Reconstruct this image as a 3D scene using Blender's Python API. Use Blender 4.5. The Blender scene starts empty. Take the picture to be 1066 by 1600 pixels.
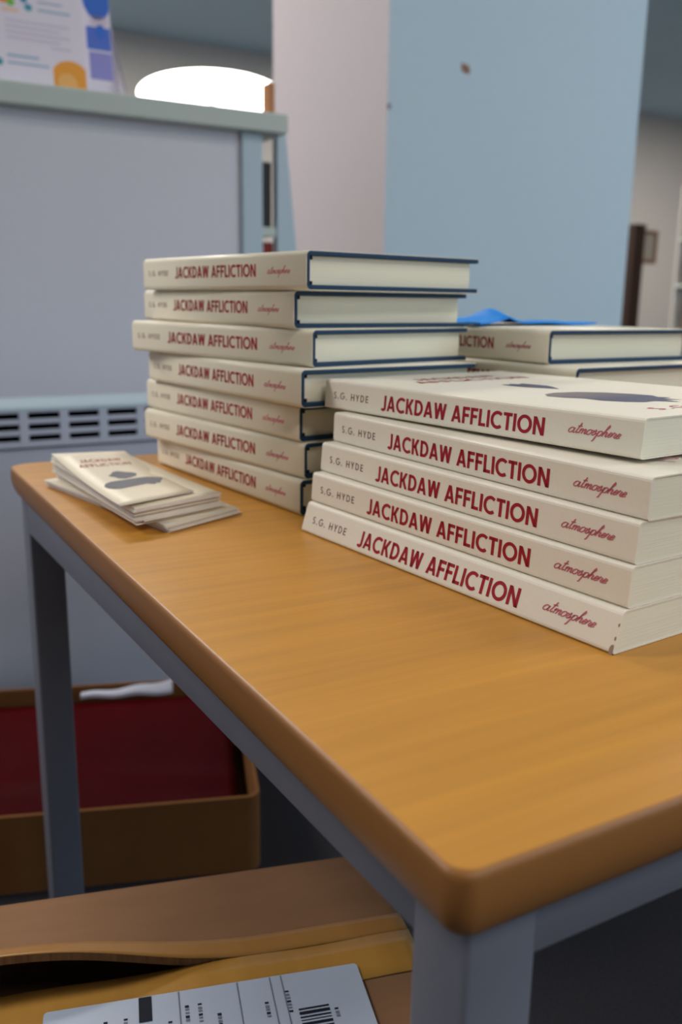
import bpy, bmesh, math, random
from mathutils import Vector, Matrix

random.seed(7)
S = bpy.context.scene
COL = S.collection
R = math.radians

# ------------------------------------------------------------------ camera
# metres; table frame: x along the near edge, y along the left edge, z = 0 on the table top
cam_data = bpy.data.cameras.new('camera')
cam = bpy.data.objects.new('camera', cam_data)
COL.objects.link(cam)
right = Vector((0.8711, -0.4910, 0.0139))
down = Vector((-0.1010, -0.2068, -0.9731))
fwd = Vector((0.4807, 0.8463, -0.2298))
m = Matrix((right, -down, -fwd)).transposed().to_4x4()
m.translation = Vector((-0.1118, -0.1409, 0.1268))
cam.matrix_world = m
cam_data.sensor_fit = 'VERTICAL'
cam_data.sensor_height = 36.0
cam_data.sensor_width = 24.0
cam_data.lens = 36.0 * 1405.43 / 1600.0
cam_data.clip_start = 0.01
cam_data.clip_end = 60
cam_data.dof.use_dof = True
cam_data.dof.focus_distance = 0.385
cam_data.dof.aperture_fstop = 9.6
cam_data.dof.aperture_blades = 0
S.camera = cam

S.view_settings.view_transform = 'Standard'
S.view_settings.look = 'None'
S.view_settings.gamma = 1.0
S.view_settings.use_curve_mapping = False
S.view_settings.exposure = 0.08

# ------------------------------------------------------------------ light
world = bpy.data.worlds.new('daylight')
S.world = world
world.use_nodes = True
bg = world.node_tree.nodes['Background']
bg.inputs[0].default_value = (0.55, 0.75, 1.0, 1)
bg.inputs[1].default_value = 0.6

FLOOR = -0.40
CEIL = 2.03


def area(name, loc, size, energy, color, rot=(0, 0, 0)):
    d = bpy.data.lights.new(name, 'AREA')
    d.shape = 'RECTANGLE'
    d.size, d.size_y = size
    d.energy = energy
    d.color = color
    o = bpy.data.objects.new(name, d)
    COL.objects.link(o)
    o.location = loc
    o.rotation_euler = rot
    return o


# fluorescent ceiling panels, added out of view for their light (each lamp sits just under its panel; panels are built further down)
PANELS = [(-1.7, 1.5, 40), (0.0, 3.1, 68), (0.4, -1.8, 20), (1.9, -0.6, 13), (3.9, 1.8, 40), (4.2, -0.8, 20), (1.0, 5.0, 70), (3.1, 4.8, 60), (7.0, 4.9, 62)]
for (px, py, e) in PANELS:
    area('panel_light', (px, py, CEIL - 0.05), (1.15, 0.55), e, (1.0, 0.93, 0.84))
# daylight through the window behind the camera and the window on the left
area('window_light', (3.6, -2.9, 0.95), (2.6, 1.3), 56, (0.62, 0.82, 1.0), (R(90), 0, 0))
area('window_light', (-2.9, 1.2, 0.95), (2.2, 1.3), 3, (0.95, 0.95, 1.0), (R(90), 0, R(-90)))


# ------------------------------------------------------------------ helpers
def lin(r, g, b):
    def f(c):
        c /= 255.0
        return c / 12.92 if c <= 0.04045 else ((c + 0.055) / 1.055) ** 2.4
    return (f(r), f(g), f(b), 1.0)


def mat(name, rgb, rough=0.6, spec=0.5, noise=None, bump=None, metallic=0.0, coat=0.0):
    """noise = (scale_xyz, amount); bump = (scale_xyz, strength)"""
    mt = bpy.data.materials.new(name)
    mt.use_nodes = True
    nt = mt.node_tree
    b = nt.nodes['Principled BSDF']
    c = lin(*rgb)
    b.inputs['Base Color'].default_value = c
    b.inputs['Roughness'].default_value = rough
    b.inputs['Specular IOR Level'].default_value = spec
    b.inputs['Metallic'].default_value = metallic
    b.inputs['Coat Weight'].default_value = coat
    if noise or bump:
        tc = nt.nodes.new('ShaderNodeTexCoord')
    if noise:
        mp = nt.nodes.new('ShaderNodeMapping')
        mp.inputs['Scale'].default_value = noise[0]
        n = nt.nodes.new('ShaderNodeTexNoise')
        n.inputs['Scale'].default_value = 1.0
        n.inputs['Detail'].default_value = 5
        mx = nt.nodes.new('ShaderNodeMix')
        mx.data_type = 'RGBA'
        k = noise[1]
        mx.inputs['A'].default_value = tuple(max(0, v * (1 - k)) for v in c[:3]) + (1,)
        mx.inputs['B'].default_value = tuple(min(1, v * (1 + k)) for v in c[:3]) + (1,)
        nt.links.new(tc.outputs['Object'], mp.inputs['Vector'])
        nt.links.new(mp.outputs['Vector'], n.inputs['Vector'])
        nt.links.new(n.outputs['Fac'], mx.inputs['Factor'])
        nt.links.new(mx.outputs['Result'], b.inputs['Base Color'])
    if bump:
        mp = nt.nodes.new('ShaderNodeMapping')
        mp.inputs['Scale'].default_value = bump[0]
        n = nt.nodes.new('ShaderNodeTexNoise')
        n.inputs['Scale'].default_value = 1.0
        n.inputs['Detail'].default_value = 3
        bp = nt.nodes.new('ShaderNodeBump')
        bp.inputs['Strength'].default_value = bump[1]
        bp.inputs['Distance'].default_value = 0.002
        nt.links.new(tc.outputs['Object'], mp.inputs['Vector'])
        nt.links.new(mp.outputs['Vector'], n.inputs['Vector'])
        nt.links.new(n.outputs['Fac'], bp.inputs['Height'])
        nt.links.new(bp.outputs['Normal'], b.inputs['Normal'])
    return mt


def emat(name, rgb, strength):
    mt = bpy.data.materials.new(name)
    mt.use_nodes = True
    b = mt.node_tree.nodes['Principled BSDF']
    b.inputs['Base Color'].default_value = lin(*rgb)
    b.inputs['Emission Color'].default_value = lin(*rgb)
    b.inputs['Emission Strength'].default_value = strength
    return mt


def link(name, bm, mats, parent=None, smooth=False):
    me = bpy.data.meshes.new(name)
    bmesh.ops.recalc_face_normals(bm, faces=bm.faces[:])
    bm.to_mesh(me)
    bm.free()
    for x in (mats if isinstance(mats, (list, tuple)) else [mats]):
        me.materials.append(x)
    if smooth:
        for p in me.polygons:
            p.use_smooth = True
        try:
            me.set_sharp_from_angle(angle=R(35))
        except Exception:
            pass
    o = bpy.data.objects.new(name, me)
    COL.objects.link(o)
    if parent:
        o.parent = parent
    return o


def tag(o, label=None, cat=None, group=None, kind=None):
    if label:
        o['label'] = label
    if cat:
        o['category'] = cat
    if group:
        o['group'] = group
    if kind:
        o['kind'] = kind
    return o


def empty(name, loc=(0, 0, 0), rz=0.0, **kw):
    o = bpy.data.objects.new(name, None)
    o.empty_display_size = 0.02
    COL.objects.link(o)
    o.location = loc
    o.rotation_euler = (0, 0, rz)
    tag(o, **kw)
    return o


def copy_tree(o, parent=None):
    c = o.copy()
    COL.objects.link(c)
    if parent is not None:
        c.parent = parent
    for ch in list(o.children):
        copy_tree(ch, c)
    return c


def add_box(bm, lo, hi, mi=0, bevel=0.0, seg=2):
    b2 = bmesh.new()
    bmesh.ops.create_cube(b2, size=1.0)
    for v in b2.verts:
        v.co = Vector((lo[i] + (v.co[i] + 0.5) * (hi[i] - lo[i]) for i in range(3)))
    if bevel > 0:
        bmesh.ops.bevel(b2, geom=b2.edges[:], offset=bevel, segments=seg, profile=0.5, affect='EDGES')
    merge(bm, b2, mi)


def merge(bm, b2, mi=0):
    vm = {}
    for v in b2.verts:
        vm[v] = bm.verts.new(v.co)
    for f in b2.faces:
        try:
            nf = bm.faces.new([vm[v] for v in f.verts])
            nf.material_index = mi
            nf.smooth = f.smooth
        except ValueError:
            pass
    b2.free()


def add_prism(bm, pts, axis_fn, mi=0):
    """pts: 2-D outline; axis_fn(p, k) -> 3-D point for k = 0, 1"""
    a = [bm.verts.new(axis_fn(p, 0)) for p in pts]
    b = [bm.verts.new(axis_fn(p, 1)) for p in pts]
    n = len(pts)
    fs = [bm.faces.new(a), bm.faces.new(b[::-1])]
    for i in range(n):
        fs.append(bm.faces.new((a[i], b[i], b[(i + 1) % n], a[(i + 1) % n])))
    for f in fs:
        f.material_index = mi


def box_obj(name, lo, hi, mt, parent=None, bevel=0.0):
    bm = bmesh.new()
    add_box(bm, lo, hi, 0, bevel)
    return link(name, bm, mt, parent)


def sheet(bm, fn, nu, nv, th, mi=0, mi_edge=None):
    """solid sheet: fn(u, v) gives the top surface, th its thickness downwards"""
    top, bot = [], []
    for i in range(nu + 1):
        ta, ba = [], []
        for j in range(nv + 1):
            p = Vector(fn(i / nu, j / nv))
            ta.append(bm.verts.new(p))
            ba.append(bm.verts.new(p - Vector((0, 0, th))))
        top.append(ta)
        bot.append(ba)
    me = mi if mi_edge is None else mi_edge
    for i in range(nu):
        for j in range(nv):
            f = bm.faces.new((top[i][j], top[i + 1][j], top[i + 1][j + 1], top[i][j + 1]))
            f.material_index = mi
            f.smooth = True
            f = bm.faces.new((bot[i][j], bot[i][j + 1], bot[i + 1][j + 1], bot[i + 1][j]))
            f.material_index = mi
            f.smooth = True
    for i in range(nu):
        for j in (0, nv):
            f = bm.faces.new((top[i][j], top[i + 1][j], bot[i + 1][j], bot[i][j]))
            f.material_index = me
    for j in range(nv):
        for i in (0, nu):
            f = bm.faces.new((top[i][j], top[i][j + 1], bot[i][j + 1], bot[i][j]))
            f.material_index = me


# ------------------------------------------------------------------ lettering: strokes as flat polygons
def arc_pts(cx, cy, rx, ry, a0, a1, n=14):
    return [(cx + rx * math.cos(R(a0 + (a1 - a0) * i / n)), cy + ry * math.sin(R(a0 + (a1 - a0) * i / n))) for i in range(n + 1)]


def ribbon(pts, w, closed=False):
    """quads of width w along a polyline (mitred)"""
    n = len(pts)
    L, Rr = [], []
    for i, p in enumerate(pts):
        if closed:
            a, b = pts[(i - 1) % n], pts[(i + 1) % n]
        else:
            a, b = pts[max(i - 1, 0)], pts[min(i + 1, n - 1)]
        dx, dy = b[0] - a[0], b[1] - a[1]
        l = math.hypot(dx, dy) or 1
        nx, ny = -dy / l * w / 2, dx / l * w / 2
        L.append((p[0] + nx, p[1] + ny))
        Rr.append((p[0] - nx, p[1] - ny))
    q = []
    for i in range(n if closed else n - 1):
        j = (i + 1) % n
        q.append([L[i], L[j], Rr[j], Rr[i]])
    return q


def vst(x0, x1, w, y0=0.0, y1=1.0):
    h = w / 2 * math.sqrt(1 + ((x1 - x0) / (y1 - y0)) ** 2)
    return [[(x0 - h, y0), (x0 + h, y0), (x1 + h, y1), (x1 - h, y1)]]


def hst(x0, x1, y, w):
    return [[(x0, y - w / 2), (x1, y - w / 2), (x1, y + w / 2), (x0, y + w / 2)]]


def glyph(ch, w):
    """caps of height 1; returns quads and advance"""
    h = w / 2
    q = []
    if ch == 'I':
        return vst(h, h, w), w
    if ch == 'L':
        return vst(h, h, w) + hst(0, .5, h, w), .5
    if ch == 'F':
        return vst(h, h, w) + hst(0, .53, 1 - h, w) + hst(0, .48, .50, w), .53
    if ch == 'E':
        return vst(h, h, w) + hst(0, .53, 1 - h, w) + hst(0, .49, .51, w) + hst(0, .53, h, w), .53
    if ch == 'T':
        return vst(.3, .3, w) + hst(0, .6, 1 - h, w), .6
    if ch == 'H':
        return vst(h, h, w) + vst(.68 - h, .68 - h, w) + hst(0, .68, .5, w), .68
    if ch == 'N':
        return vst(h, h, w) + vst(.72 - h, .72 - h, w) + vst(.72 - h * 1.1, h * 1.1, w * .95), .72
    if ch == 'A':
        b = .36 * (.30 - h) / .36
        return vst(h * 1.06, .38 - .01, w) + vst(.76 - h * 1.06, .38 + .01, w) + hst(.17, .59, .27, w * .9), .76
    if ch == 'W':
        a = h * 1.04
        return vst(.26, a, w) + vst(.26, .5, w) + vst(.74, .5, w) + vst(.74, 1 - a, w), 1.0
    if ch == 'Y':
        return vst(.33, .33, w, 0, .45) + vst(.33, h * 1.1, w, .40, 1) + vst(.33, .66 - h * 1.1, w, .40, 1), .66
    if ch == 'K':
        return vst(h, h, w) + vst(.22, .66 - h * 1.3, w, .42, 1.0) + vst(.68 - h * 1.3, .27, w, 0.0, .60), .68
    if ch == 'D':
        return vst(h, h, w) + ribbon([(h, 1 - h)] + arc_pts(.28, .5, .42 - h, .5 - h, 90, -90, 18) + [(h, h)], w), .70
    if ch == 'O':
        return ribbon(arc_pts(.48, .5, .48 - h, .52 - h, 0, 360, 32)[:-1], w, True), .96
    if ch == 'C':
        return ribbon(arc_pts(.48, .5, .48 - h, .52 - h, 48, 312, 26), w), .80
    if ch == 'G':
        return ribbon(arc_pts(.48, .5, .48 - h, .52 - h, 48, 350, 26), w) + hst(.52, .94, .46, w), .92
    if ch == 'J':
        return vst(.42 - h, .42 - h, w, .2, 1) + ribbon(arc_pts(.16, .2, .26 - h, .24 - h, 0, -150, 16), w), .42
    if ch == 'S':
        top = arc_pts(.28, .74, .26 - h, .28 - h, 30, 270, 16)
        bot = arc_pts(.28, .25, .28 - h, .27 - h, 90, -150, 16)
        return ribbon(top + bot[1:], w), .56
    if ch == '.':
        return hst(0, w * 1.1, w * .55, w * 1.1), w * 1.1
    return [], .30


def text_quads(s, w, track=.10):
    x, out = 0.0, []
    for ch in s:
        if ch == ' ':
            x += .26 + track
            continue
        q, adv = glyph(ch, w)
        out += [[(px + x, py) for px, py in poly] for poly in q]
        x += adv + track
    return out, x - track


def script_quads(w=.085):
    """the word atmosphere in joined, slanted handwriting; x-height .42"""
    P = []
    x = 0.0
    X = .40

    def ring(cx, rx=.17):
        P.append((arc_pts(cx, X / 2, rx, X / 2, 0, 360, 18)[:-1], True))

    def st(*pts):
        P.append((list(pts), False))
    # a
    ring(x + .18)
    st((x + .36, X), (x + .35, .08), (x + .42, 0), (x + .52, .08))
    x += .50
    # t
    st((x + .10, .82), (x + .08, .08), (x + .15, 0), (x + .26, .1))
    st((x - .04, .55), (x + .26, .58))
    x += .26
    # m
    st((x, .25), (x + .06, X), (x + .08, 0))
    st((x + .08, .2), (x + .18, X), (x + .26, .36), (x + .26, 0))
    st((x + .26, .2), (x + .36, X), (x + .44, .36), (x + .44, .06), (x + .50, 0), (x + .58, .1))
    x += .58
    # o
    ring(x + .15, .15)
    st((x + .28, .34), (x + .42, .36))
    x += .38
    # s
    st((x, .1), (x + .16, X + .06), (x + .18, .3), (x + .24, .12), (x + .14, 0), (x + .02, .05))
    st((x + .20, .06), (x + .34, .2))
    x += .32
    # p
    st((x, .3), (x + .07, X), (x + .07, -.40), (x + .0, -.44))
    P.append((arc_pts(x + .20, X / 2, .14, X / 2, 0, 360, 18)[:-1], True))
    st((x + .3, .08), (x + .42, .3))
    x += .40
    # h
    st((x, .25), (x + .14, .8), (x + .08, .92), (x + .04, .75), (x + .05, 0))
    st((x + .05, .2), (x + .18, X), (x + .25, .34), (x + .25, .06), (x + .31, 0), (x + .38, .1))
    x += .38
    # e r e
    for k in range(2):
        st((x, .12), (x + .22, .24), (x + .2, X - .04), (x + .10, X), (x + .02, .2), (x + .10, 0), (x + .28, .1))
        x += .26
        if k == 0:
            st((x, .12), (x + .07, X + .04), (x + .12, X - .04), (x + .22, X - .04), (x + .20, .08), (x + .28, 0), (x + .36, .1))
            x += .32
    sl = .55
    out = []
    for pts, cl in P:
        pts = [(a + b * sl, b) for a, b in pts]
        out += ribbon(pts, w, cl)
    lo = min(p[0] for q in out for p in q)
    hi = max(p[0] for q in out for p in q)
    return [[(p[0] - lo, p[1]) for p in q] for q in out], hi - lo


def place_quads(bm, quads, width, target, x0, y0, height, fn, mi):
    """scale quads (height 1, given width) to target length and height, put by fn(x, y) -> point"""
    sx = target / width
    for q in quads:
        vs = [bm.verts.new(fn(x0 + px * sx, y0 + py * height)) for px, py in q]
        try:
            f = bm.faces.new(vs)
            f.material_index = mi
        except ValueError:
            pass


def blob(bm, pts, fn, mi):
    vs = [bm.verts.new(fn(*p)) for p in pts]
    c = bm.verts.new(fn(sum(p[0] for p in pts) / len(pts), sum(p[1] for p in pts) / len(pts)))
    n = len(pts)
    for i in range(n):
        f = bm.faces.new((vs[i], vs[(i + 1) % n], c))
        f.material_index = mi


TITLE, TITLE_W = text_quads('JACKDAW AFFLICTION', .188, .085)
AUTHOR, AUTHOR_W = text_quads('S.G. HYDE', .15, .30)
LINE1, LINE1_W = text_quads('JACKDAW', .15, .10)
LINE2, LINE2_W = text_quads('AFFLICTION', .15, .10)
SCRIPT, SCRIPT_W = script_quads(.088)

# ------------------------------------------------------------------ materials
M = {}
M['laminate'] = mat('beech_laminate', (189, 133, 51), .42, .38, noise=((6, 150, 6), .24), bump=((30, 500, 30), .05))
M['edge'] = mat('shaded_beech_edging', (150, 101, 52), .42, .4, noise=((6, 6, 160), .12))  # brown edging, its colour deepened to carry shade on the rim
M['steel'] = mat('grey_painted_steel', (110, 114, 127), .45, .4, noise=((60, 60, 60), .05))
M['foot'] = mat('black_plastic', (22, 22, 24), .5)
M['cover'] = mat('matt_cream_cover', (232, 226, 212), .48, .4, noise=((900, 900, 900), .04))
M['jacket'] = mat('cream_jacket', (230, 223, 203), .42, .4, noise=((700, 700, 700), .04))
M['title'] = mat('dark_red_ink', (158, 12, 34), .55, .3)
M['author'] = mat('grey_brown_ink', (128, 104, 104), .55, .3)
M['script'] = mat('rose_ink', (190, 98, 112), .55, .3)
M['pages'] = mat('page_edges', (226, 224, 206), .8, .2, noise=((8, 8, 2600), .07), bump=((10, 10, 2600), .15))
M['navy'] = mat('navy_cloth', (10, 52, 84), .6, .35, noise=((1500, 1500, 1500), .2))
M['hollow'] = mat('dark_headband', (16, 24, 40), .8, .2)
M['wear'] = mat('worn_corner', (150, 130, 110), .8)
M['paint'] = mat('jackdaw_print', (112, 112, 122), .6, .3, noise=((60, 60, 60), .35))
M['card'] = mat('bookmark_card', (232, 222, 200), .45, .4, noise=((30, 30, 30), .05))
M['card_edge'] = mat('bookmark_edge', (234, 231, 236), .8, .2, noise=((200, 200, 200), .12))
M['board'] = mat('corrugated_board', (140, 104, 76), .85, .2, noise=((22, 90, 22), .12))
M['board_raw'] = mat('corrugated_core', (104, 74, 48), .9, .1, noise=((500, 500, 50), .7))
M['tray'] = mat('brown_tray_board', (126, 84, 46), .85, .2, noise=((40, 40, 40), .12))
M['tape'] = mat('tan_tape', (190, 140, 66), .32, .5, noise=((90, 10, 10), .14))
M['label'] = mat('label_paper', (184, 196, 216), .55, .3, noise=((50, 50, 50), .04))
M['print'] = mat('black_print', (30, 34, 46), .7, .2)
M['printgrey'] = mat('grey_print', (116, 124, 142), .7, .2)
M['red'] = mat('red_bag', (72, 0, 5), .5, .12, noise=((14, 14, 14), .25), bump=((30, 30, 30), .5))
M['tissue'] = mat('white_paper', (214, 218, 236), .7)
M['blue'] = mat('bright_blue_cloth', (4, 132, 226), .5, .4, noise=((60, 60, 60), .12))
M['panel'] = mat('grey_panel', (208, 208, 218), .6, .3, noise=((120, 120, 120), .03))
M['shelfedge'] = mat('pale_green_grey_board', (186, 196, 190), .55, .3)
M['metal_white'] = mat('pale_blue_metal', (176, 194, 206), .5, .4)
M['heater'] = mat('heater_enamel', (188, 194, 212), .45, .4, noise=((80, 80, 80), .03))
M['dark'] = mat('slot_shade_black', (3, 3, 4), .9, .1)
M['pillar'] = mat('pillar_warm_tint', (188, 181, 189), .8, .2, noise=((40, 40, 40), .03))
M['pillar_daylit'] = mat('pillar_cool_tint', (192, 212, 224), .8, .2, noise=((40, 40, 40), .03))  # cool daylight mixed into this face's colour
M['wall'] = mat('grey_wall_paint', (184, 180, 177), .85, .2, noise=((3, 3, 3), .04))
M['ceil'] = mat('ceiling_paint', (178, 204, 220), .9, .1, noise=((2, 2, 2), .05))
M['floor'] = mat('charcoal_carpet', (56, 56, 62), .95, .1, noise=((420, 420, 420), .45), bump=((500, 500, 500), .8))
M['wood_dark'] = mat('dark_wood', (44, 24, 12), .5, .4, noise=((30, 30, 3), .3))
M['wood_mid'] = mat('mid_wood', (120, 84, 54), .5, .4, noise=((30, 30, 3), .2))
M['spot'] = mat('plaster_chip', (150, 112, 92), .9)
M['frame'] = mat('window_frame_paint', (220, 222, 226), .5)
M['lamp'] = emat('opal_glass', (255, 253, 244), 6.0)
M['tube'] = emat('diffuser', (255, 246, 232), 3.0)

pn = mat('jackdaw_cover_print', (96, 96, 114), .55, .3)
nt = pn.node_tree
tc = nt.nodes.new('ShaderNodeTexCoord')
sp = nt.nodes.new('ShaderNodeSeparateXYZ')
mr = nt.nodes.new('ShaderNodeMath')
mr.operation = 'DIVIDE'
mr.inputs[1].default_value = .2
cr = nt.nodes.new('ShaderNodeValToRGB')
els = cr.color_ramp.elements
els[0].position, els[0].color = .58, lin(92, 92, 112)
els[1].position, els[1].color = .80, lin(88, 88, 112)
e1 = els.new(.62)
e1.color = lin(142, 124, 122)
e2 = els.new(.72)
e2.color = lin(120, 112, 118)
nt.links.new(tc.outputs['Object'], sp.inputs[0])
nt.links.new(sp.outputs['X'], mr.inputs[0])
nt.links.new(mr.outputs[0], cr.inputs[0])
nt.links.new(cr.outputs[0], nt.nodes['Principled BSDF'].inputs['Base Color'])
M['cover_paint'] = pn

gl = bpy.data.materials.new('clear_acrylic')
gl.use_nodes = True
b = gl.node_tree.nodes['Principled BSDF']
b.inputs['Base Color'].default_value = (.86, .84, .98, 1)
b.inputs['Roughness'].default_value = .06
b.inputs['Transmission Weight'].default_value = .92
b.inputs['IOR'].default_value = 1.2
M['acrylic'] = gl
gl2 = bpy.data.materials.new('window_glass')
gl2.use_nodes = True
b = gl2.node_tree.nodes['Principled BSDF']
b.inputs['Roughness'].default_value = .0
b.inputs['Transmission Weight'].default_value = 1.0
b.inputs['IOR'].default_value = 1.02
M['glass'] = gl2

# ------------------------------------------------------------------ the room
X0, X1, Y0, Y1 = -3.1, 8.6, -3.1, 7.0


def structure(name, bm, mt, label=None, cat=None, smooth=False):
    o = link(name, bm, mt, None, smooth)
    tag(o, label, cat, None, 'structure')
    return o


bm = bmesh.new()
add_box(bm, (X0, Y0, FLOOR - .1), (X1, Y1, FLOOR))
structure('floor', bm, M['floor'], 'dark grey carpet floor under the table', 'floor')
bm = bmesh.new()
add_box(bm, (X0, Y0, CEIL), (X1, Y1, CEIL + .1))
structure('ceiling', bm, M['ceil'], 'blue grey ceiling far behind the bookcase', 'ceiling')
bm = bmesh.new()
add_box(bm, (X0, Y1, FLOOR), (X1, Y1 + .1, CEIL))
structure('wall_far', bm, M['wall'], 'brownish grey far wall of the room', 'wall')
bm = bmesh.new()
add_box(bm, (X1, Y0, FLOOR), (X1 + .1, Y1, CEIL))
structure('wall_right', bm, M['wall'], 'grey wall at the right side of the room', 'wall')
# back wall with its window opening
bm = bmesh.new()
add_box(bm, (X0, Y0 - .1, FLOOR), (X1, Y0, .3))
add_box(bm, (X0, Y0 - .1, 1.6), (X1, Y0, CEIL))
add_box(bm, (X0, Y0 - .1, .3), (2.3, Y0, 1.6))
add_box(bm, (4.9, Y0 - .1, .3), (X1, Y0, 1.6))
structure('wall_back', bm, M['wall'], 'grey wall with a window behind the camera', 'wall')
bm = bmesh.new()
add_box(bm, (X0 - .1, Y0, FLOOR), (X0, Y1, .3))
add_box(bm, (X0 - .1, Y0, 1.6), (X0, Y1, CEIL))
add_box(bm, (X0 - .1, Y0, .3), (X0, .1, 1.6))
add_box(bm, (X0 - .1, 2.3, .3), (X0, Y1, 1.6))
structure('wall_left', bm, M['wall'], 'grey wall with a window on the left', 'wall')
bm = bmesh.new()
for a in (2.3, 3.57, 4.84):
    add_box(bm, (a, Y0 - .08, .3), (a + .06, Y0 - .02, 1.6))
for z in (.3, 1.54):
    add_box(bm, (2.3, Y0 - .08, z), (4.9, Y0 - .02, z + .06))
structure('window_1', bm, M['frame'], 'white framed window behind the camera', 'window')
bm = bmesh.new()
for a in (.1, 1.17, 2.24):
    add_box(bm, (X0 - .08, a, .3), (X0 - .02, a + .06, 1.6))
for z in (.3, 1.54):
    add_box(bm, (X0 - .08, .1, z), (X0 - .02, 2.3, z + .06))
structure('window_2', bm, M['frame'], 'white framed window on the left side', 'window')

# square pillar: warm and cool light put into its faces' colours, chips in the paint
PX0, PX1, PY0, PY1 = .8508, 1.505, 1.40, 1.90
bm = bmesh.new()
vs = [bm.verts.new((x, y, z)) for z in (FLOOR, CEIL) for x, y in ((PX0, PY0), (PX1, PY0), (PX1, PY1), (PX0, PY1))]
for q, mi in (((0, 1, 5, 4), 1), ((1, 2, 6, 5), 1), ((2, 3, 7, 6), 0), ((3, 0, 4, 7), 0)):
    f = bm.faces.new([vs[k] for k in q])
    f.material_index = mi
random.seed(3)
chip = [(.016 * math.cos(a) * random.uniform(.5, 1.0), .007 * math.sin(a) * random.uniform(.6, 1.1)) for a in [k * math.tau / 12 for k in range(12)]]
blob(bm, [(a * .8 + b * .9, b - a * .55) for a, b in chip], lambda a, b: (1.029 + a, PY0 - .0008, .567 + b), 2)
blob(bm, [(a * .35, b * .9) for a, b in chip], lambda a, b: (.8545 + a, PY0 - .0008, .481 + b), 3)
structure('pillar', bm, [M['pillar'], M['pillar_daylit'], M['spot'], M['printgrey']],
          'square pillar with an off-white side and a chipped face tinted blue for cool daylight', 'pillar')


# ceiling panels
for i, (px, py, e) in enumerate(PANELS):
    o = empty('ceiling_light', (px, py, CEIL), label='recessed white fluorescent panel added in the ceiling, out of view, for its light', cat='light', group='fluorescent ceiling panels')
    bm = bmesh.new()
    add_box(bm, (-.6, -.3, -.012), (.6, .3, -.002))
    link('diffuser', bm, M['tube'], o)
    bm = bmesh.new()
    for lo, hi in (((-.63, -.33, -.02), (-.6, .33, 0)), ((.6, -.33, -.02), (.63, .33, 0)), ((-.6, -.33, -.02), (.6, -.3, 0)), ((-.6, .3, -.02), (.6, .33, 0))):
        add_box(bm, lo, hi)
    link('frame', bm, M['frame'], o)

# ------------------------------------------------------------------ table
TX1, TY1, TH = 1.10, .578, .0212
table = empty('coffee_table', (0, 0, FLOOR), label='low beech-topped table with a grey steel frame holding the stacks of books', cat='table')
ZT = -FLOOR


def rrect(x0, y0, x1, y1, r, n=8):
    pts = []
    rs = r if isinstance(r, (list, tuple)) else (r,) * 4
    for sx, sy, a, r in ((x1, y1, 0, rs[0]), (x0, y1, 90, rs[1]), (x0, y0, 180, rs[2]), (x1, y0, 270, rs[3])):
        cx = sx - r if sx == x1 else sx + r
        cy = sy - r if sy == y1 else sy + r
        for k in range(n + 1):
            t = R(a + 90 * k / n)
            pts.append((cx + r * math.cos(t), cy + r * math.sin(t)))
    return pts


# edge profile: (inset, z)
prof = [(.0016, 0.0), (.0006, -.0004), (.0001, -.0013), (0, -.0030), (0, -.0070), (.0003, -.0105), (.0010, -.0140), (.0021, -.0170), (.0035, -.0197), (.0058, -.0212)]
bm = bmesh.new()
rings = []
for ins, z in prof:
    rings.append([bm.verts.new((x, y, z + ZT)) for x, y in rrect(ins, ins, TX1 - ins, TY1 - ins, (.018 - ins * .5, .018 - ins * .5, .0068 - ins * .3, .018 - ins * .5))])
n = len(rings[0])
f = bm.faces.new(rings[0])
f.material_index = 0
f = bm.faces.new(rings[-1][::-1])
f.material_index = 0
for a, b2 in zip(rings[:-1], rings[1:]):
    for i in range(n):
        f = bm.faces.new((a[i], a[(i + 1) % n], b2[(i + 1) % n], b2[i]))
        f.material_index = 1
        f.smooth = True
link('tabletop', bm, [M['laminate'], M['edge']], table)
LW, RH, RW = .0250, .0262, .019
corners = [(.0168, .0168), (.0068, TY1 - .0135 - LW), (TX1 - .0135 - LW, .0168), (TX1 - .0135 - LW, TY1 - .0135 - LW)]
for a, b2 in corners:
    bm = bmesh.new()
    add_box(bm, (a, b2, .004), (a + LW, b2 + LW, ZT - TH), 0, .0022, 3)
    leg = link('leg', bm, M['steel'], table, True)
    bm = bmesh.new()
    add_box(bm, (a + .001, b2 + .001, 0), (a + LW - .001, b2 + LW - .001, .006), 0, .001)
    link('foot_cap', bm, M['foot'], leg)
nl, fl_, nr_, fr_ = corners
e_ = .0002
for quad in ([(nl[0] + LW - .004, nl[1] + e_), (nr_[0] + .004, nr_[1] + e_), (nr_[0] + .004, nr_[1] + RW), (nl[0] + LW - .004, nl[1] + RW)],
             [(fl_[0] + LW, fl_[1] + LW - RW), (fr_[0], fr_[1] + LW - RW), (fr_[0], fr_[1] + LW - e_), (fl_[0] + LW, fl_[1] + LW - e_)],
             [(nl[0] + e_, nl[1] + LW - .004), (nl[0] + RW, nl[1] + LW - .004), (fl_[0] + RW, fl_[1] + .004), (fl_[0] + e_, fl_[1] + .004)],
             [(nr_[0] + LW - RW, nr_[1] + LW), (nr_[0] + LW - e_, nr_[1] + LW), (fr_[0] + LW - e_, fr_[1]), (fr_[0] + LW - RW, fr_[1])]):
    bm = bmesh.new()
    add_prism(bm, quad, lambda q, k: (q[0], q[1], ZT - TH - RH * (1 - k)))
    bmesh.ops.bevel(bm, geom=bm.edges[:], offset=.0010, segments=2, profile=.5, affect='EDGES')
    link('rail', bm, M['steel'], table, True)

# ------------------------------------------------------------------ paperbacks
PL, PT, PW = .216, .01621, .140


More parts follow.
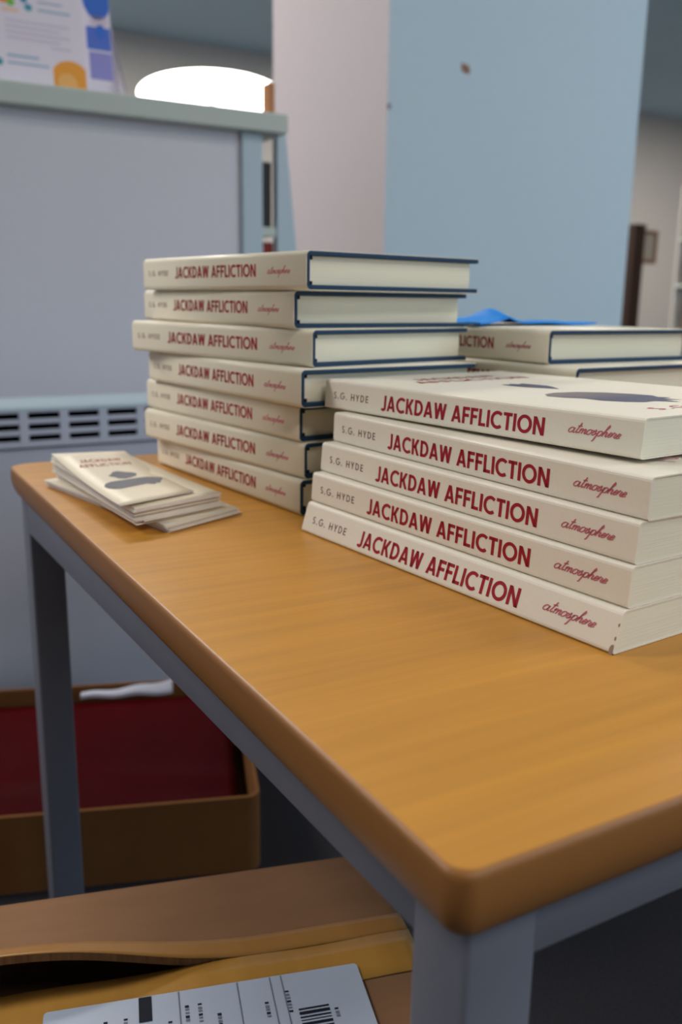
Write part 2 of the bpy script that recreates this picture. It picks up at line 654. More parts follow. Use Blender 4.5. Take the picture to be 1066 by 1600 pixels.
def paperback(skew, worn=False, flare=0.0):
    root = empty('paperback_book')
    th = .0006

    def sk(y, z):
        return y - skew * (1 - z / PT)
    bm = bmesh.new()
    # cover: C-shaped wrap, rounded a little at the spine
    r = .0017
    outer = [(PW, 0)] + [(r + r * math.cos(R(a)), r + r * math.sin(R(a))) for a in (270, 240, 210, 180)]
    outer += [(r + r * math.cos(R(a)), PT - r + r * math.sin(R(a))) for a in (180, 150, 120, 90)] + [(PW, PT)]
    inner = [(PW, PT - th), (r, PT - th), (th, PT - r), (th, r), (r, th), (PW, th)]
    nseg = 12

    def lift(x, y, z):
        # the front cover springs up a little at the tail
        if flare and z > PT * .75:
            k = max(0, (x - PL * .45) / (PL * .55))
            return flare * k * k * min(1, y / .03)
        return 0.0
    loop = outer + inner
    rows = []
    for i in range(nseg + 1):
        x = PL * i / nseg
        rows.append([bm.verts.new((x, sk(y, z), z + lift(x, y, z))) for y, z in loop])
    m_ = len(loop)
    for i in range(nseg):
        for k in range(m_):
            f = bm.faces.new((rows[i][k], rows[i + 1][k], rows[i + 1][(k + 1) % m_], rows[i][(k + 1) % m_]))
            f.smooth = False
    for row in (rows[0], rows[-1]):
        no = len(outer)
        # end caps as a strip between outer and inner outlines
        bm.faces.new([row[k] for k in (0, 1, m_ - 2, m_ - 1)])
        bm.faces.new([row[k] for k in (1, 2, 3, 4, m_ - 3, m_ - 2)])
        bm.faces.new([row[k] for k in (4, 5, no + 2, no + 3)])
        bm.faces.new([row[k] for k in (5, 6, 7, 8, no + 1, no + 2)])
        bm.faces.new([row[k] for k in (8, 9, no, no + 1)])
    e = .00012

    def spine(x, z):
        return (x, sk(0, z) - e, z)
    place_quads(bm, TITLE, TITLE_W, .1135, .0525, .0034, .0079, spine, 1)
    place_quads(bm, AUTHOR, AUTHOR_W, .0320, .0087, .0060, .0037, spine, 2)
    place_quads(bm, SCRIPT, SCRIPT_W, .0270, .1790, .0068, .0054, spine, 3)

    def front(u, v):
        x, y = v, u
        return (x, sk(y, PT), PT + e + lift(x, y, PT))
    place_quads(bm, LINE1, LINE1_W, .062, .039, 0, .0095, lambda a, c: front(a, .036 - c), 1)
    place_quads(bm, LINE2, LINE2_W, .086, .027, 0, .0095, lambda a, c: front(a, .052 - c), 1)
    big = [(.050, .126), (.064, .129), (.074, .138), (.080, .150), (.082, .160), (.078, .166), (.081, .171), (.074, .172), (.077, .180), (.069, .176), (.067, .186),
           (.060, .177), (.052, .178), (.045, .172), (.040, .163), (.041, .152), (.036, .146), (.034, .136), (.040, .129)]
    small = [(.062, .078), (.066, .081), (.069, .077), (.072, .082), (.077, .079), (.078, .087), (.079, .096), (.075, .104), (.069, .113), (.064, .104), (.061, .096), (.060, .086)]
    blob(bm, big, front, 4)
    blob(bm, small, front, 4)
    place_quads(bm, AUTHOR, AUTHOR_W, .076, .030, 0, .0075, lambda a, c: front(a, .201 - c), 3)
    if worn:
        for (x, z, s) in ((PL - .0006, .0016, .0022), (PL - .0004, .006, .0008), (PL - .0004, .011, .0007)):
            blob(bm, [(x + s * .6 * math.cos(t), z + s * math.sin(t)) for t in [k * math.tau / 9 for k in range(9)]], lambda a, c: (min(a, PL), sk(0, c) - e, c), 5)
    link('cover', bm, [M['cover'], M['title'], M['author'], M['script'], M['cover_paint'], M['wear']], root)
    bm = bmesh.new()
    y0, y1, z0, z1 = .0012, PW - .0004, th + .00005, PT - th - .00005
    for x in (.0003, PL - .0003):
        pass
    p = [(sk(y0, z0), z0), (sk(y1, z0), z0), (sk(y1, z1), z1), (sk(y0, z1), z1)]
    add_prism(bm, p, lambda q, k: (.0004 + k * (PL - .0008), q[0], q[1]))
    link('page_block', bm, M['pages'], root)
    return root


GP = 'paperbacks in the front stack'
pdata = [
    (.1376, .3171, -83.74, 'topmost cream paperback of the front stack, jackdaw cover showing'),
    (.1323, .2978, -86.78, 'second paperback from the top of the front stack, cover springing up at the corner'),
    (.1250, .2980, -85.77, 'third and middle cream paperback of the front stack'),
    (.1185, .2967, -84.77, 'second paperback from the bottom of the front stack'),
    (.1154, .2960, -84.81, 'bottom paperback of the front stack, slanted spine, lying on the table'),
]
proto = paperback(.0012)
flared = paperback(.0006, flare=.0022)
slanted = paperback(.0050, worn=True)
for i, (x, y, a, lb) in enumerate(pdata):
    o = {0: proto, 1: flared, 4: slanted}.get(i)
    if o is None:
        o = copy_tree(proto)
        o.name = 'paperback_book'
    z = (4 - i) * (PT + .00015) + (.0004 if i == 0 else 0)
    o.location = (x, y, z + .0002)
    o.rotation_euler = (0, 0, R(a))
    tag(o, lb, 'book', GP)
proto.rotation_euler = (0, R(-.42), R(pdata[0][2]))

# ------------------------------------------------------------------ hardbacks
HL, HT, HW = .2065, .02183, .1375


def hardback():
    root = empty('hardback_book')
    bd, jt, ov = .0026, .00035, .0035
    # case: two boards and a spine board, navy cloth
    bm = bmesh.new()
    add_box(bm, (0, .0022, jt), (HL, HW - .0006, jt + bd), 0, .0006, 2)
    add_box(bm, (0, .0022, HT - jt - bd), (HL, HW - .0006, HT - jt), 0, .0006, 2)
    add_box(bm, (0, jt + .0001, .0022), (HL, jt + .0020, HT - .0022), 0, .0005, 2)
    r0, r1 = .0032 - jt, .0032 - jt - .0018
    for z_, a0, a1 in ((.0032, 180, 270), (HT - .0032, 90, 180)):
        pts = [(.0032 + r0 * math.cos(R(a)), z_ + r0 * math.sin(R(a))) for a in range(a0, a1 + 1, 15)]
        pts += [(.0032 + r1 * math.cos(R(a)), z_ + r1 * math.sin(R(a))) for a in range(a1, a0 - 1, -15)]
        add_prism(bm, pts, lambda q, k: (k * HL, q[0], q[1]))
    link('case', bm, M['navy'], root)
    # page block, rounded at the spine
    bm = bmesh.new()
    z0, z1 = jt + bd + .0001, HT - jt - bd - .0001
    pts = [(HW - .0055, z0), (HW - .0050, (z0 + z1) / 2), (HW - .0055, z1), (.0062, z1), (.0040, z1 - .0028), (.0034, (z0 + z1) / 2), (.0040, z0 + .0028), (.0062, z0)]
    add_prism(bm, pts, lambda q, k: (ov + k * (HL - 2 * ov), q[0], q[1]))
    link('page_block', bm, M['pages'], root)
    for x in (ov - .0006, HL - ov - .0004):
        bm = bmesh.new()
        add_box(bm, (x, .0024, z0), (x + .001, .0044, z1), 0, .0003, 1)
        for zz in (z0, z1 - .0020):
            add_box(bm, (x, .0040, zz), (x + .001, .0062, zz + .0020), 0, .0003, 1)
        link('headband', bm, M['hollow'], root)
    # dust jacket: thin wrap with a rounded spine
    bm = bmesh.new()
    r = .0032

    def wrap(off):
        rr = r - off
        pts = [(HW, off)]
        pts += [(r + rr * math.cos(R(a)), r + rr * math.sin(R(a))) for a in range(270, 179, -15)]
        pts += [(r + rr * math.cos(R(a)), HT - r + rr * math.sin(R(a))) for a in range(180, 89, -15)]
        pts += [(HW, HT - off)]
        return pts
    o_, i_ = wrap(0), wrap(jt)
    nn = len(o_)
    ra = [[bm.verts.new((x, y, z)) for y, z in lst] for x in (.0004, HL - .0004) for lst in (o_, i_)]
    for k in range(nn - 1):
        f = bm.faces.new((ra[0][k], ra[2][k], ra[2][k + 1], ra[0][k + 1]))
        f.smooth = True
        f = bm.faces.new((ra[1][k], ra[3][k], ra[3][k + 1], ra[1][k + 1]))
        f.smooth = True
        bm.faces.new((ra[0][k], ra[0][k + 1], ra[1][k + 1], ra[1][k]))
        bm.faces.new((ra[2][k], ra[2][k + 1], ra[3][k + 1], ra[3][k]))
    for k in (0, nn - 1):
        bm.faces.new((ra[0][k], ra[2][k], ra[3][k], ra[1][k]))
    e = .00012

    def spine(x, z):
        return (x, -e, z)
    place_quads(bm, TITLE, TITLE_W, .1035, .0500, .0078, .0075, spine, 1)
    place_quads(bm, AUTHOR, AUTHOR_W, .0300, .0090, .0096, .0036, spine, 2)
    place_quads(bm, SCRIPT, SCRIPT_W, .0245, .1660, .0094, .0050, spine, 3)

    def front(u, v):
        return (v, u, HT + e)
    place_quads(bm, LINE1, LINE1_W, .058, .039, 0, .009, lambda a, c: front(a, .036 - c), 1)
    place_quads(bm, LINE2, LINE2_W, .082, .027, 0, .009, lambda a, c: front(a, .051 - c), 1)
    link('dust_jacket', bm, [M['jacket'], M['title'], M['author'], M['script']], root)
    return root


hdata = [
    (.0974, .5267, -81.74, 'topmost cream-jacketed hardback of the tall stack'),
    (.1019, .5417, -83.20, 'second hardback from the top of the tall stack'),
    (.0869, .5264, -77.24, 'third hardback from the top of the tall stack, turned and jutting to the left'),
    (.0976, .5221, -83.48, 'fourth and middle hardback of the tall stack'),
    (.0994, .5347, -82.41, 'third hardback from the bottom of the tall stack'),
    (.0957, .5305, -80.93, 'second hardback from the bottom of the tall stack'),
    (.1053, .5316, -84.47, 'bottom hardback of the tall stack, lying on the table'),
]
hp = hardback()
first = True
for i, (x, y, a, lb) in enumerate(hdata):
    o = hp if first else copy_tree(hp)
    first = False
    o.location = (x, y, (6 - i) * (HT + .0001) + .0002)
    o.rotation_euler = (0, 0, R(a))
    tag(o, lb, 'book', 'hardbacks in the tall stack')
# shorter stack behind: tail corner of the spine given
kdata = [
    (.289, .300, 2.0, 'top hardback of the shorter rear stack, under the blue cloth'),
    (.288, .273, 4.0, 'second hardback from the top of the shorter rear stack'),
    (.293, .282, 4.0, 'third hardback down in the shorter rear stack, mostly hidden behind the paperbacks'),
    (.292, .285, 3.0, 'hardback second from the bottom of the shorter rear stack'),
    (.294, .284, 5.0, 'bottom hardback of the shorter rear stack, on the table'),
]
for i, (x, y, a, lb) in enumerate(kdata):
    o = copy_tree(hp)
    t = R(a - 90)
    o.location = (x - HL * math.cos(t), y - HL * math.sin(t), (4 - i) * (HT + .0001) + .0002)
    o.rotation_euler = (0, 0, t)
    tag(o, lb, 'book', 'hardbacks in the shorter rear stack')

# ------------------------------------------------------------------ blue cloth on the rear stack
zb = 5 * (HT + .0001) + .0006
bm = bmesh.new()


def blue_fn(u, v):
    x = .287 + .135 * u
    y = .368 + .030 * u + .060 * v + .005 * math.sin(u * 5)
    pk = math.exp(-(abs(u - .27) / .075) ** 1.5 - ((v - .35) / .4) ** 2)
    z = zb + .0016 + .0085 * pk + .0022 * max(0, math.sin(u * 4.2 + .3)) * (.4 + .6 * v) + .0006 * math.sin(v * 9 + u * 13)
    return (x, y, z)


sheet(bm, blue_fn, 48, 12, .0011)
tag(link('blue_cloth', bm, M['blue']), 'bright blue crumpled cloth lying on the rear stack of hardbacks', 'cloth')

# ------------------------------------------------------------------ bookmarks
def bookmark(fl, fr, br, bl, sag, mats, pattern=False, curl=0.0):
    """four top corners: front-left, front-right, back-right, back-left"""
    fl, fr, br, bl = map(Vector, (fl, fr, br, bl))

    def fn(u, v):
        a = fl.lerp(fr, u)
        c = bl.lerp(br, u)
        p = a.lerp(c, v)
        p.z += -sag * 4 * v * (1 - v)
        return p
    bm = bmesh.new()
    sheet(bm, fn, 4, 14, .00042, 0, 1)
    if pattern:
        e = .00015

        def on(a, c):  # a across 0..1, c from far end 0..1
            p = fn(a, 1 - c)
            return (p.x, p.y, p.z + e)
        place_quads(bm, LINE1, LINE1_W, .56, .24, 0, .052, lambda a, c: on(a, .195 - c), 2)
        place_quads(bm, LINE2, LINE2_W, .70, .16, 0, .052, lambda a, c: on(a, .285 - c), 2)
        small = [(.36, .48), (.42, .45), (.48, .41), (.56, .40), (.62, .43), (.70, .45), (.74, .48), (.70, .52), (.62, .54), (.52, .555), (.44, .54), (.42, .51)]
        big = [(.14, .66), (.20, .61), (.30, .585), (.45, .58), (.62, .57), (.78, .57), (.88, .59), (.96, .62), (.93, .66), (.88, .68), (.84, .72), (.80, .705), (.74, .735), (.70, .70),
               (.56, .71), (.42, .72), (.30, .73), (.22, .72), (.16, .70)]
        blob(bm, small, on, 3)
        blob(bm, big, on, 3)
    o = link('bookmark', bm, mats)
    return o


BM = [M['card'], M['card_edge'], M['title'], M['paint']]
GB = 'bookmarks in the loose pile'
random.seed(11)
# lower bundle on the table
n = 7
for k in range(n):
    z = .0006 + .00058 * k
    j = random.uniform(-.0016, .0016)
    j2 = random.uniform(-.002, .002)
    o = bookmark((.0430 + j, .3235 + j2, z), (.0960 + j, .3490 + j2, z), (.0640 + j, .4980 + j2, z + .0005), (.0100 + j, .4800 + j2, z + .0005), 0, BM)
    tag(o, 'bookmark in the lower part of the pile, lying on the table at the left', 'bookmark', GB)
# main bundle
n = 17
z0 = .0006 + .00058 * 7 + .0006
for k in range(n):
    z = z0 + .00052 * k
    j = random.uniform(-.0013, .0013) + (.0058 if k == 3 else 0)
    j2 = random.uniform(-.0017, .0017)
    lift = .0003 * k
    s = .0007 * k
    o = bookmark((.0262 + j, .3310 + j2, z), (.0842 + j, .3510 + j2, z), (.0700 - s * .4 + j, .4950 + j2, z + lift), (.0170 - s * .3 + j, .4830 + j2, z + lift * 1.2), .0002 * k / 4, BM)
    tag(o, 'bookmark in the thick middle bundle of the pile', 'bookmark', GB)
zt = z0 + .00052 * n + .0004
o = bookmark((.0190, .3330, zt + .0016), (.0700, .3560, zt + .0006), (.0665, .4870, zt + .0052), (.0150, .4840, zt + .0072), .0022, BM, True)
tag(o, 'top bookmark of the pile, curled up, red title and dark jackdaw print', 'bookmark', GB)

# ------------------------------------------------------------------ cardboard carton under the near corner
ZC = -.20
cart = empty('cardboard_carton', (.1275, .2020, FLOOR), R(-15.0), label='brown cardboard carton with tan tape and a white shipping label, flap lifting', cat='box')
# local: x to the left is negative, y towards the back; seam along y = 0
CWd, HF = .300, .070
CH = ZC - FLOOR
bm = bmesh.new()
t = .004
add_box(bm, (-CWd, -HF, 0), (0, HF, t))
add_box(bm, (-CWd, -HF, t), (0, -HF + t, CH - t))
add_box(bm, (-CWd, HF - t, t), (0, HF, CH - t))
add_box(bm, (-CWd, -HF + t, t), (-CWd + t, HF - t, CH - t))
add_box(bm, (-t, -HF + t, t), (0, HF - t, CH - t))
link('carton_body', bm, M['board'], cart)
# front flap lies flat; a piece of tape runs along its seam edge
bm = bmesh.new()
sheet(bm, lambda u, v: (-CWd + CWd * u, -HF + (HF - .0005) * v, CH + .0006 * math.sin(u * 21) * v * (1 - .2 * u)), 40, 6, .0038, 0, 1)
link('front_flap', bm, [M['board'], M['board_raw']], cart)


def rise(u):  # height of the rear flap's free edge, u = 0 at the far left
    x = -CWd + CWd * u
    k = max(0.0, min(1.0, (-.075 - x) / .140))
    k = k * k * (3 - 2 * k)
    return .0235 * k + .0012 * math.sin(u * 16) * k


def rear(u, v):
    return (-CWd + CWd * u, HF - (HF + .0005) * v, CH + .0044 * v * 0 + rise(u) * (v ** 1.6) + .0001)


bm = bmesh.new()
sheet(bm, rear, 48, 10, .0042, 0, 1)
link('rear_flap', bm, [M['board'], M['board_raw']], cart)
# tape on both flaps
bm = bmesh.new()
sheet(bm, lambda u, v: (-CWd + CWd * u, -.0300 + .0290 * v, CH + .0006 * math.sin(u * 21) * .8 + .0007), 40, 3, .0003)
link('packing_tape', bm, M['tape'], cart)
bm = bmesh.new()
sheet(bm, lambda u, v: (lambda p: (p[0], p[1], p[2] + .0004))(rear(u, .80 + .2 * v)), 48, 4, .0003)
tp = mat('thin_tape', (172, 124, 66), .35, .5, noise=((90, 10, 10), .1))
link('packing_tape', bm, tp, cart)
# shipping label, slightly turned
lab = bmesh.new()
LBX, LBY, LBA = -.0340, -.0200, R(-1.0)
zl = CH + .0021


def lp(a, c):  # a leftwards from the right edge, c towards the front
    x, y = -a, -c
    return (LBX + x * math.cos(LBA) - y * math.sin(LBA), LBY + x * math.sin(LBA) + y * math.cos(LBA), zl)


pts = [(p[0], p[1]) for p in rrect(0, 0, .150, .055, .002, 4)]
add_prism(lab, pts, lambda q, k: tuple(Vector(lp(q[0], q[1])) - Vector((0, 0, .0005 * (1 - k)))), 0)
E0 = .0002


def lrect(a0, c0, a1, c1, mi):
    vs = [lab.verts.new(Vector(lp(a, c)) + Vector((0, 0, E0))) for a, c in ((a0, c0), (a1, c0), (a1, c1), (a0, c1))]
    f = lab.faces.new(vs)
    f.material_index = mi


# barcode: bars across
c = .0235
random.seed(5)
for wdt in (.0010, .0018, .0009, .0005, .0016, .0008, .0014, .0006, .0012, .0018, .0007):
    lrect(.0195, c, .0340, c + wdt, 1)
    c += wdt + random.uniform(.0007, .0013)
for a in (.0385, .0440, .0600, .0880):
    lrect(a, .0006, a + .0006, .053, 2)
lrect(.1010, .0005, .1070, .016, 1)
for a, c0, n_ in ((.0375, .011, 7), (.0165, .0265, 3), (.0790, .010, 6), (.0850, .010, 5), (.0480, .016, 5), (.0705, .018, 4), (.0930, .018, 5), (.1130, .012, 6), (.1220, .012, 6)):
    for k in range(n_):
        lrect(a - .0009, c0 + k * .0021, a + .0009, c0 + k * .0021 + random.uniform(.0009, .0016), 2 if k % 3 else 1)
link('shipping_label', lab, [M['label'], M['print'], M['printgrey']], cart)

# ------------------------------------------------------------------ brown tray with the red bag
BW, BD, BH, bt = .44, .268, .077, .004
tray = empty('cardboard_tray', (.198, .548, FLOOR), R(-19), label='shallow open cardboard box with a red bag inside, behind the table leg', cat='box')


def wall_pts(o):
    return rrect(-BW + o, o, -o, BD - o, .012 - o * .6, 5)


bm = bmesh.new()
outer, inner = wall_pts(0), wall_pts(bt)
ov = [[bm.verts.new((x, y, z)) for x, y in outer] for z in (0, BH)]
iv = [[bm.verts.new((x, y, z)) for x, y in inner] for z in (bt, BH)]
n = len(outer)
for i in range(n):
    j = (i + 1) % n
    bm.faces.new((ov[0][i], ov[0][j], ov[1][j], ov[1][i]))
    bm.faces.new((iv[0][j], iv[0][i], iv[1][i], iv[1][j]))
    bm.faces.new((ov[1][i], ov[1][j], iv[1][j], iv[1][i]))
bm.faces.new(ov[0][::-1])
bm.faces.new(iv[0])
link('tray_walls', bm, M['tray'], tray)
bm = bmesh.new()
add_box(bm, (-BW + .02, BD - .0085, BH * .4), (-.02, BD - .0045, BH + .007), 0, .001)
link('back_flap', bm, M['tray'], tray)

bm = bmesh.new()
ca, sa = math.cos(R(-19)), math.sin(R(-19))


def tray_pt(x, y, z):
    return (.198 + x * ca - y * sa, .548 + x * sa + y * ca, FLOOR + z)


def bag(u, v):
    x = -BW + .014 + (BW - .030) * u
    y = .016 + (BD - .036) * v
    base = .026 + .042 * v ** 1.5
    z = base + .003 * math.sin(u * 9 + v * 4) * math.sin(v * math.pi) + .0035 * math.exp(-((v - .42 - .1 * (1 - u)) / .05) ** 2)
    return tray_pt(x, y, z)


sheet(bm, bag, 40, 26, .020)
tag(link('red_bag', bm, M['red'], smooth=False), 'dark red plastic bag lying in the open cardboard box', 'bag')
bm = bmesh.new()
random.seed(4)


def tis(u, v):
    x = -.185 + .105 * u
    y = BD - .018 + .006 * v
    z = .076 + .011 * v * (.15 + .85 * u ** 1.5) + .0012 * math.sin(u * 13)
    return tray_pt(x, y, z)


sheet(bm, tis, 20, 5, .004)
tag(link('crumpled_paper', bm, M['tissue']), 'small crumpled white paper at the back of the open box behind the red bag', 'paper')

# ------------------------------------------------------------------ heater with a slotted grille
heat = empty('convector_heater', (-.40, .990, FLOOR), label='low grey convector heater with rows of black slots behind the table', cat='heater')
HX = 1.05
zt_ = -.0025 - FLOOR
zlo = -.0540 - FLOOR
bm = bmesh.new()
add_box(bm, (0, .006, 0.0005), (HX, .085, zlo - .002), 0, .002)
add_box(bm, (0, .078, zlo - .002), (HX, .085, zt_), 0, .001)
link('casing', bm, M['heater'], heat)
bm = bmesh.new()
# top cover with a chamfered nose
add_prism(bm, [(.0, zt_ - .0075), (.0, zt_ - .004), (.004, zt_), (.085, zt_ + .001), (.085, zt_ - .004), (.005, zt_ - .0075)], lambda q, k: (k * HX, q[0], q[1]))
link('top_cover', bm, M['metal_white'], heat)
bm = bmesh.new()
# slots measured on the front: columns of width .043 every .0535, three rows
px = [.0930 + .40 - .0483 * 9 + .0483 * k for k in range(0, 24)]
SW = .0375
cols = [p for p in px if .02 < p and p + SW < HX - .02]
edges = [0.0]
for p in cols:
    edges += [p, p + SW]
edges.append(HX)
for a in range(0, len(edges), 2):
    add_box(bm, (edges[a], 0, zlo), (edges[a + 1], .004, zt_ - .0075), 0, .0006, 1)
sc_ = [-.0156 - FLOOR, -.0292 - FLOOR, -.0428 - FLOOR]
rows_z = [zlo]
for c_ in sc_[::-1]:
    rows_z += [c_ - .0036, c_ + .0036]
rows_z.append(zt_ - .0075)
for a in range(0, len(rows_z), 2):
    add_box(bm, (0, .0005, rows_z[a]), (HX, .0035, rows_z[a + 1]), 0, .0004, 1)
link('grille', bm, M['heater'], heat)
box_obj('slot_shade_sheet', (.004, .03, zlo), (HX - .004, .034, zt_ - .008), M['dark'], heat)  # black sheet stands in for the shade inside the slots

# ------------------------------------------------------------------ low bookcase seen from behind
bc = empty('low_bookcase', (0, 1.20, FLOOR), label='low grey bookcase with a pale top board behind the heater', cat='bookcase')
top = .4015 - FLOOR
bm = bmesh.new()
add_box(bm, (-.9, -.012, top - .0285), (.541, .36, top), 0, .0025, 2)
link('top_board', bm, M['shelfedge'], bc)
box_obj('back_panel', (-.88, .012, .02), (.470, .028, top - .0285), M['panel'], bc)
box_obj('post', (.4700, .004, 0), (.5045, .034, top - .0285), M['metal_white'], bc, .002)
box_obj('post', (-.9, .004, 0), (-.8655, .034, top - .0285), M['metal_white'], bc, .002)
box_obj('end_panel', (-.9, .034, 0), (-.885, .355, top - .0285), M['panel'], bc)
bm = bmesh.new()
# blue-grey wedge past the right end, widening downwards
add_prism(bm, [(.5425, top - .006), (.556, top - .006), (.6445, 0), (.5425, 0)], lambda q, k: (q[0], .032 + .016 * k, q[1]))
link('splayed_wedge', bm, M['metal_white'], bc)
SH = (.350, .5100, .6385)
for z in SH:
    box_obj('shelf', (-.88, .034, z - .014), (.5415, .30, z), M['shelfedge'], bc)
items = [
    (SH[2], .100, .030, (24, 24, 28), 'small black book on the upper shelf at the open end of the bookcase', .5085),
    (SH[1], .106, .016, (140, 24, 18), 'red book on the middle shelf at the open end of the bookcase', .5250),
    (SH[1], .100, .014, (186, 170, 172), 'pale pink book beside the red book in the bookcase', .5098),
    (SH[0], .140, .030, (196, 156, 116), 'tan book on the lower shelf at the open end of the bookcase', .5090),
]
for z, h, w_, rgb, lb, x in items:
    root = empty('shelved_book', (x, 1.20 + .045, FLOOR + z), label=lb, cat='book', group='books at the open end of the bookcase')
    box_obj('cover', (0, 0, 0.0002), (w_, .12, h), mat('book_cloth', rgb, .6), root, .0015)
    box_obj('page_block', (.002, .004, h - .001), (w_ - .002, .118, h + .0006), M['pages'], root)

# brown book standing on the bookcase near the right end
root = empty('standing_book', (.5285, 1.235, .4016), label='thin brown book standing on the right end of the bookcase top', cat='book')
box_obj('cover', (0, 0, 0), (.0115, .022, .052), mat('brown_cloth', (176, 116, 70), .6), root, .001)
box_obj('page_block', (.002, .002, .051), (.0095, .021, .0526), M['pages'], root)

# ------------------------------------------------------------------ leaflets in an acrylic stand on the bookcase
ZL = .4017
stand = empty('leaflet_stand', (.205, 1.248, ZL), label='clear acrylic leaflet stand on top of the bookcase', cat='stand')
bm = bmesh.new()
add_prism(bm, [(-.036, 0), (.045, 0), (.045, .002), (-.034, .002), (-.012, .16), (-.014, .16)], lambda q, k: (-.095 + k * .182, q[0] + .03, q[1]))
link('back_plate', bm, M['acrylic'], stand)
bm = bmesh.new()
add_prism(bm, [(-.043, .002), (.075, .002), (.075, .150), (.052, .150)], lambda q, k: (.0885 + k * .002, q[0], q[1]))
link('side_plate', bm, M['acrylic'], stand)


def leaflet(name, x0, y, w_, h, lean, draw, label, cat='leaflet', zb_=0.0):
    bm = bmesh.new()

    def pt(a, c, e=0.0):
        return (x0 + a * w_, y + lean * c * h - e, ZL + zb_ + c * h)
    add_prism(bm, [(0, 0), (1, 0), (1, 1), (0, 1)], lambda q, k: tuple(Vector(pt(*q)) + Vector((0, .0012 * k, 0))), 0)
    cols_ = [mat('leaflet_paper', (226, 218, 232), .5)]
    cache = {}

    def poly(pts, rgb, e=.0004):
        if rgb not in cache:
            cols_.append(mat('leaflet_ink', rgb, .5))
            cache[rgb] = len(cols_) - 1
        blob(bm, pts, lambda a, c: pt(min(max(a, .002), .998), min(max(c, .002), .998), e), cache[rgb])
    draw(poly)
    return tag(link(name, bm, cols_), label, cat)


def disc(cx, cy, rx, ry, n_=20):
    return [(cx + rx * math.cos(math.tau * k / n_), cy + ry * math.sin(math.tau * k / n_)) for k in range(n_)]


def rect(a, c, a2, c2):
    return [(a, c), (a2, c), (a2, c2), (a, c2)]


def draw_main(p):
    p(disc(.84, .115, .20, .15), (236, 154, 24))
    p(disc(.80, .08, .10, .075), (240, 176, 92), .0008)
    p(disc(.22, .685, .05, .03), (240, 150, 40))
    p(disc(.29, .67, .04, .03), (120, 190, 60))
    p(disc(.30, .73, .06, .03), (40, 110, 190))
    p(disc(.42, .71, .035, .03), (40, 130, 170))
    p(disc(.46, .65, .04, .03), (60, 150, 175))
    p(rect(.55, .695, .80, .715), (176, 184, 206))
    p(rect(.55, .63, .88, .65), (160, 184, 206))
    p(rect(.20, .595, .36, .625), (236, 196, 170))
    for k in range(5):
        p(rect(.22, .52 - k * .045, .86 - (k % 2) * .1, .535 - k * .045), (204, 192, 214))
    for k in range(3):
        p(rect(.24, .34 - k * .03, .62, .35 - k * .03), (200, 188, 208))


def draw_low(p):
    p(disc(.12, .72, .085, .11), (34, 150, 164))
    p(disc(.26, .52, .085, .10), (34, 150, 164))
    p(rect(.40, .66, .82, .72), (150, 178, 204))
    p(rect(.40, .50, .95, .55), (150, 178, 204))
    p(rect(.0, .02, .2, .09), (240, 190, 170))


def draw_blue(p):
    p(disc(.55, .92, .55, .24), (0, 96, 200))
    p(rect(.1, .42, .98, .62), (64, 104, 204))
    p(disc(.62, .585, .18, .06), (0, 100, 208), .0008)
    p(rect(.15, .16, .98, .40), (140, 138, 208))
    p(rect(.3, .64, .9, .72), (214, 196, 214))


leaflet('leaflet', .1120, 1.226, .1330, .160, .12, draw_main, 'white leaflet with an orange fruit slice in the leaflet stand')
leaflet('leaflet', .1000, 1.2215, .0990, .056, .12, draw_low, 'short white leaflet with a teal logo in front of the taller one', zb_=.0)
leaflet('leaflet', .2475, 1.233, .0390, .152, .12, draw_blue, 'narrow blue leaflet beside the white leaflet on the bookcase')
leaflet('leaflet', .0800, 1.232, .0290, .150, .12, lambda p: p(rect(.0, .25, .98, .99), (60, 52, 66)), 'dark leaflet at the left end of the leaflet stand')

# ------------------------------------------------------------------ far room: opal lamp, dark post, frame, bookshelf
lamp = empty('floor_lamp', (1.478, 3.86, FLOOR), label='wide round white floor lamp shining behind the bookcase', cat='lamp')
LZ = .985 - FLOOR
bm = bmesh.new()
segs, nr = 40, 10
rad, hh = .322, .082
ringl = []
for k in range(nr + 1):
    t = math.pi / 2 * k / nr
    r_ = rad * math.cos(t) ** .8 if k < nr else 0.012
    z_ = LZ + hh * math.sin(t)
    ringl.append([bm.verts.new((r_ * math.cos(math.tau * s / segs), r_ * math.sin(math.tau * s / segs), z_)) for s in range(segs)])
bot = [bm.verts.new((rad * .96 * math.cos(math.tau * s / segs), rad * .96 * math.sin(math.tau * s / segs), LZ - .03)) for s in range(segs)]
rl = [bot] + ringl
for a, b2 in zip(rl[:-1], rl[1:]):
    for s in range(segs):
        f = bm.faces.new((a[s], a[(s + 1) % segs], b2[(s + 1) % segs], b2[s]))
        f.smooth = True
bm.faces.new(bot)
bm.faces.new(ringl[-1])
link('lamp_shade', bm, M['lamp'], lamp)
bm = bmesh.new()
bmesh.ops.create_cone(bm, cap_ends=True, segments=20, radius1=.016, radius2=.016, depth=LZ - .055)
bmesh.ops.translate(bm, verts=bm.verts[:], vec=(0, 0, .025 + (LZ - .055) / 2))
link('pole', bm, M['steel'], lamp)
bm = bmesh.new()
bmesh.ops.create_cone(bm, cap_ends=True, segments=32, radius1=.18, radius2=.17, depth=.025)
bmesh.ops.translate(bm, verts=bm.verts[:], vec=(0, 0, .0127))
link('base', bm, M['steel'], lamp)

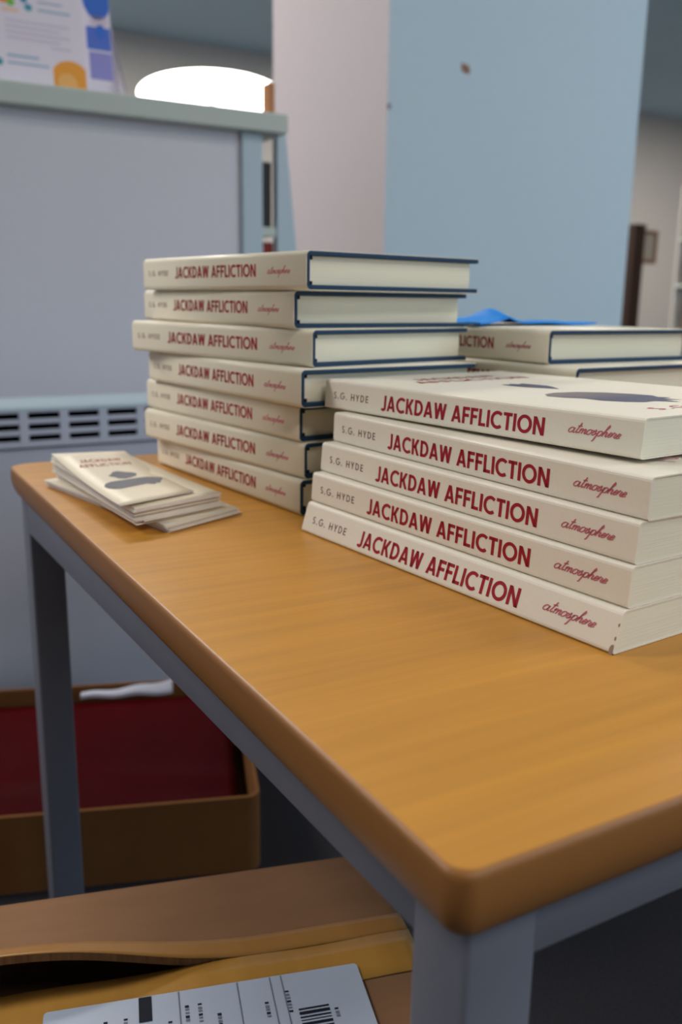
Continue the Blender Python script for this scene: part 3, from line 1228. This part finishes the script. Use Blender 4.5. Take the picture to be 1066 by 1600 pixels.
box = empty('wooden_post', (4.325, 4.02, FLOOR), label='dark brown wooden post standing beyond the right edge of the pillar', cat='post')
box_obj('shaft', (-.052, -.03, 0), (.045, .03, .985), M['wood_dark'], box, .004)
box_obj('cap', (-.056, -.034, .985), (.049, .034, 1.003), M['wood_dark'], box, .004)
fr = empty('notice_frame', (4.455, 4.03, .375), label='small brown framed notice beside the dark post', cat='frame')
bm = bmesh.new()
for lo, hi in (((-.072, 0, 0), (-.05, .03, .20)), ((.05, 0, 0), (.072, .03, .20)), ((-.05, 0, 0), (.05, .03, .022)), ((-.05, 0, .178), (.05, .03, .20))):
    add_box(bm, lo, hi, 0, .002)
link('frame', bm, M['wood_mid'], fr)
box_obj('notice', (-.05, .008, .022), (.05, .02, .178), mat('notice_paper', (150, 140, 128), .7), fr)
box_obj('bracket', (-.082, .004, .06), (-.072, .024, .14), M['wood_dark'], fr)

sh = empty('tall_bookshelf', (4.955, 3.95, FLOOR), label='bookshelf at the far right edge with pale and brown books', cat='bookcase')
box_obj('back_panel', (0, .28, 0), (1.0, .30, 1.30), M['wall'], sh)
SHZ = (.02, .34, .64, .94, 1.28)
for z in SHZ:
    box_obj('shelf', (0, 0, z), (1.0, .279, z + .02), M['shelfedge'], sh)
random.seed(9)
palette = [(214, 206, 204), (226, 222, 220), (196, 150, 120), (140, 96, 62), (230, 226, 222), (206, 180, 190), (60, 60, 66), (168, 112, 72)]
first = None
for zi, z in enumerate(SHZ[:-1]):
    x = .005
    if zi == 0:
        continue
    for k in range(2):
        w_ = random.uniform(.022, .05)
        h = random.uniform(.19, .235)
        rgb = palette[(k + zi * 3) % len(palette)]
        o = box_obj('shelved_book', (0, 0, 0), (w_, .18, h), mat('book_cloth', rgb, .6), None, .002)
        o.location = (4.955 + x, 3.95 + .01, FLOOR + z + .0203)
        nm = ['lowest', 'second', 'third', 'top'][zi]
        tag(o, '%s book from the left on the %s shelf of the far right bookshelf' % (['first', 'second', 'third', 'fourth', 'fifth'][k], nm), 'book', 'books on the far right bookshelf')
        x += w_ + .002
